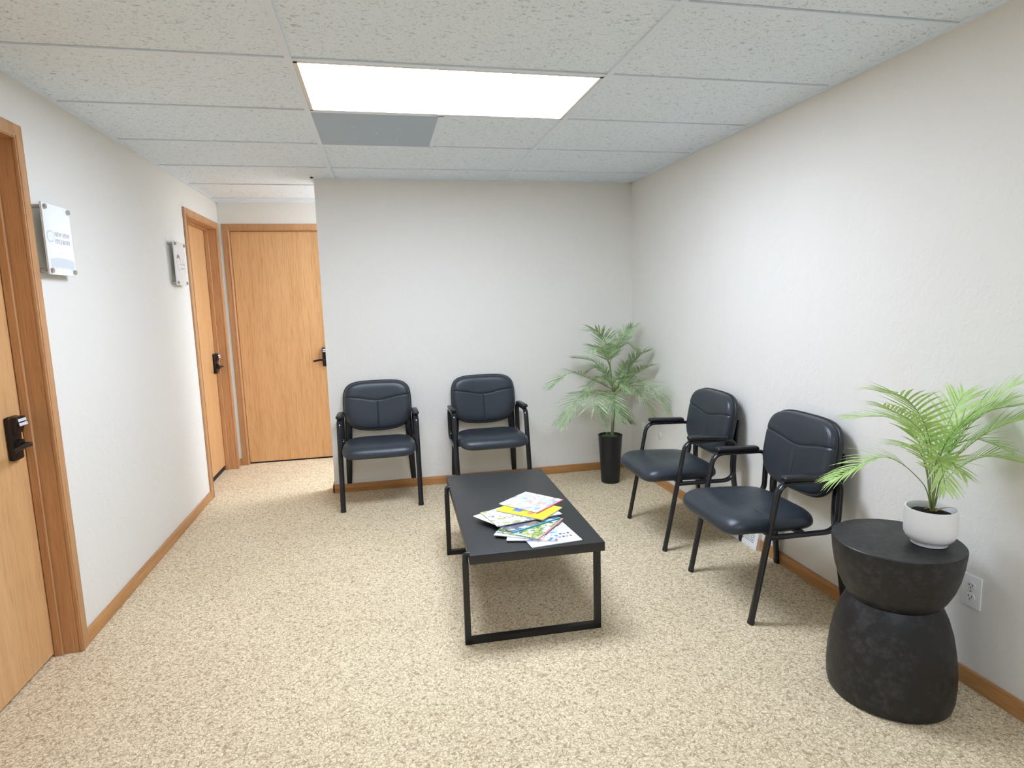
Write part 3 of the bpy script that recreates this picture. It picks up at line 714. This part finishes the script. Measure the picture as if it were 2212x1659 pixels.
b = nb(); arc(b, -0.040, 0.0, 0.046, 160, 300, lambda k: 0.010-0.006*k, 0, px_+0.0002, sy=0.8, n=48); obj('logo_arc', b, M_grey, t, smooth=False)
for y0, y1, z in ((-0.020, 0.085, -0.004), (-0.010, 0.075, -0.030)):
    b = nb(); y = y0; i = 0
    while y < y1:
        w_ = 0.006+0.004*((i*7) % 3)/2; add_box(b, (px_, y, z-0.005), (px_+0.0004, y+w_, z+0.005)); y += w_+0.003; i += 1
    obj('blurred_lettering', b, M_lgrey, t, smooth=False)

# ------------------------------------------------------------------ outlets, cap, floor register on the right wall
def plate(name, label, y, z, kind, group=None):
    t = thing(name, label, 'electrical outlet' if kind != 'cable' else 'wall plate', (XR, y, z))
    b = nb(); add_box(b, (-0.006, -0.0355, -0.0585), (0, 0.0355, 0.0585), 0.0025, 2); obj('cover_plate', b, M_white, t)
    if kind == 'duplex':
        for s in (-1, 1):
            b = nb(); add_sweep(b, [(-0.004, 0, s*0.0205), (-0.0085, 0, s*0.0205)], 0.0165, 0.0145, (0, 1, 0), 24); r = obj('receptacle', b, M_white, t)
            b = nb()
            for yy in (-0.006, 0.006): add_box(b, (-0.0092, yy-0.0012, s*0.0205-0.001), (-0.0084, yy+0.0012, s*0.0205+0.007))
            add_sweep(b, [(-0.0084, 0, s*0.0205-0.007), (-0.0092, 0, s*0.0205-0.007)], 0.0024, 0.0024, (0, 1, 0), 10); obj('slots', b, M_slot, r, smooth=False)
        b = nb(); add_sweep(b, [(-0.0055, 0, 0), (-0.0075, 0, 0)], 0.003, 0.003, (0, 1, 0), 12); obj('screw', b, M_steel, t)
    else:
        b = nb(); add_sweep(b, [(-0.005, 0, 0.0), (-0.0085, 0, 0.0)], 0.009, 0.009, (0, 1, 0), 16); obj('jack', b, M_white, t)
plate('wall_outlet', 'white duplex outlet low on the right wall beside the hourglass table', -0.810, 0.347, 'duplex')
plate('wall_plate', 'white wall plate behind the farther armchair arm near the corner', 1.912, 0.362, 'cable')
t = thing('round_cover', 'small round wall-coloured cap on the right wall near the corner', 'wall cover', (XR, 1.632, 0.375))
b = nb(); add_sweep(b, [(0, 0, 0), (-0.004, 0, 0), (-0.0065, 0, 0)], [0.030, 0.030, 0.026], [0.030, 0.030, 0.026], (0, 1, 0), 32); obj('cap', b, M_wall, t)
t = thing('floor_register', 'white louvred baseboard vent under the nearer armchair', 'vent', (XR, (VY0+VY1)/2, 0))
hw = (VY1-VY0)/2; b = nb(); 
pr = [(0, 0), (-0.036, 0), (-0.036, 0.014), (-0.018, 0.105), (0, 0.115)]
vs0 = [b.verts.new((x, -hw, z)) for x, z in pr]; vs1 = [b.verts.new((x, hw, z)) for x, z in pr]
for i in range(5): b.faces.new((vs0[i], vs0[(i+1) % 5], vs1[(i+1) % 5], vs1[i]))
b.faces.new(vs0); b.faces.new(vs1[::-1]); obj('housing', b, M_white, t, smooth=False)
b = nb()
for i in range(7):
    z = 0.036+i*0.0085; x = -0.036+(z-0.014)*(0.018/0.091)
    for s in (-1, 1):
        for k in range(3): 
            yc = s*(0.026+k*0.042); add_box(b, (x-0.0008, yc-0.018, z-0.0012), (x+0.0016, yc+0.018, z+0.0012))
obj('louvres', b, M_slot, t, smooth=False)
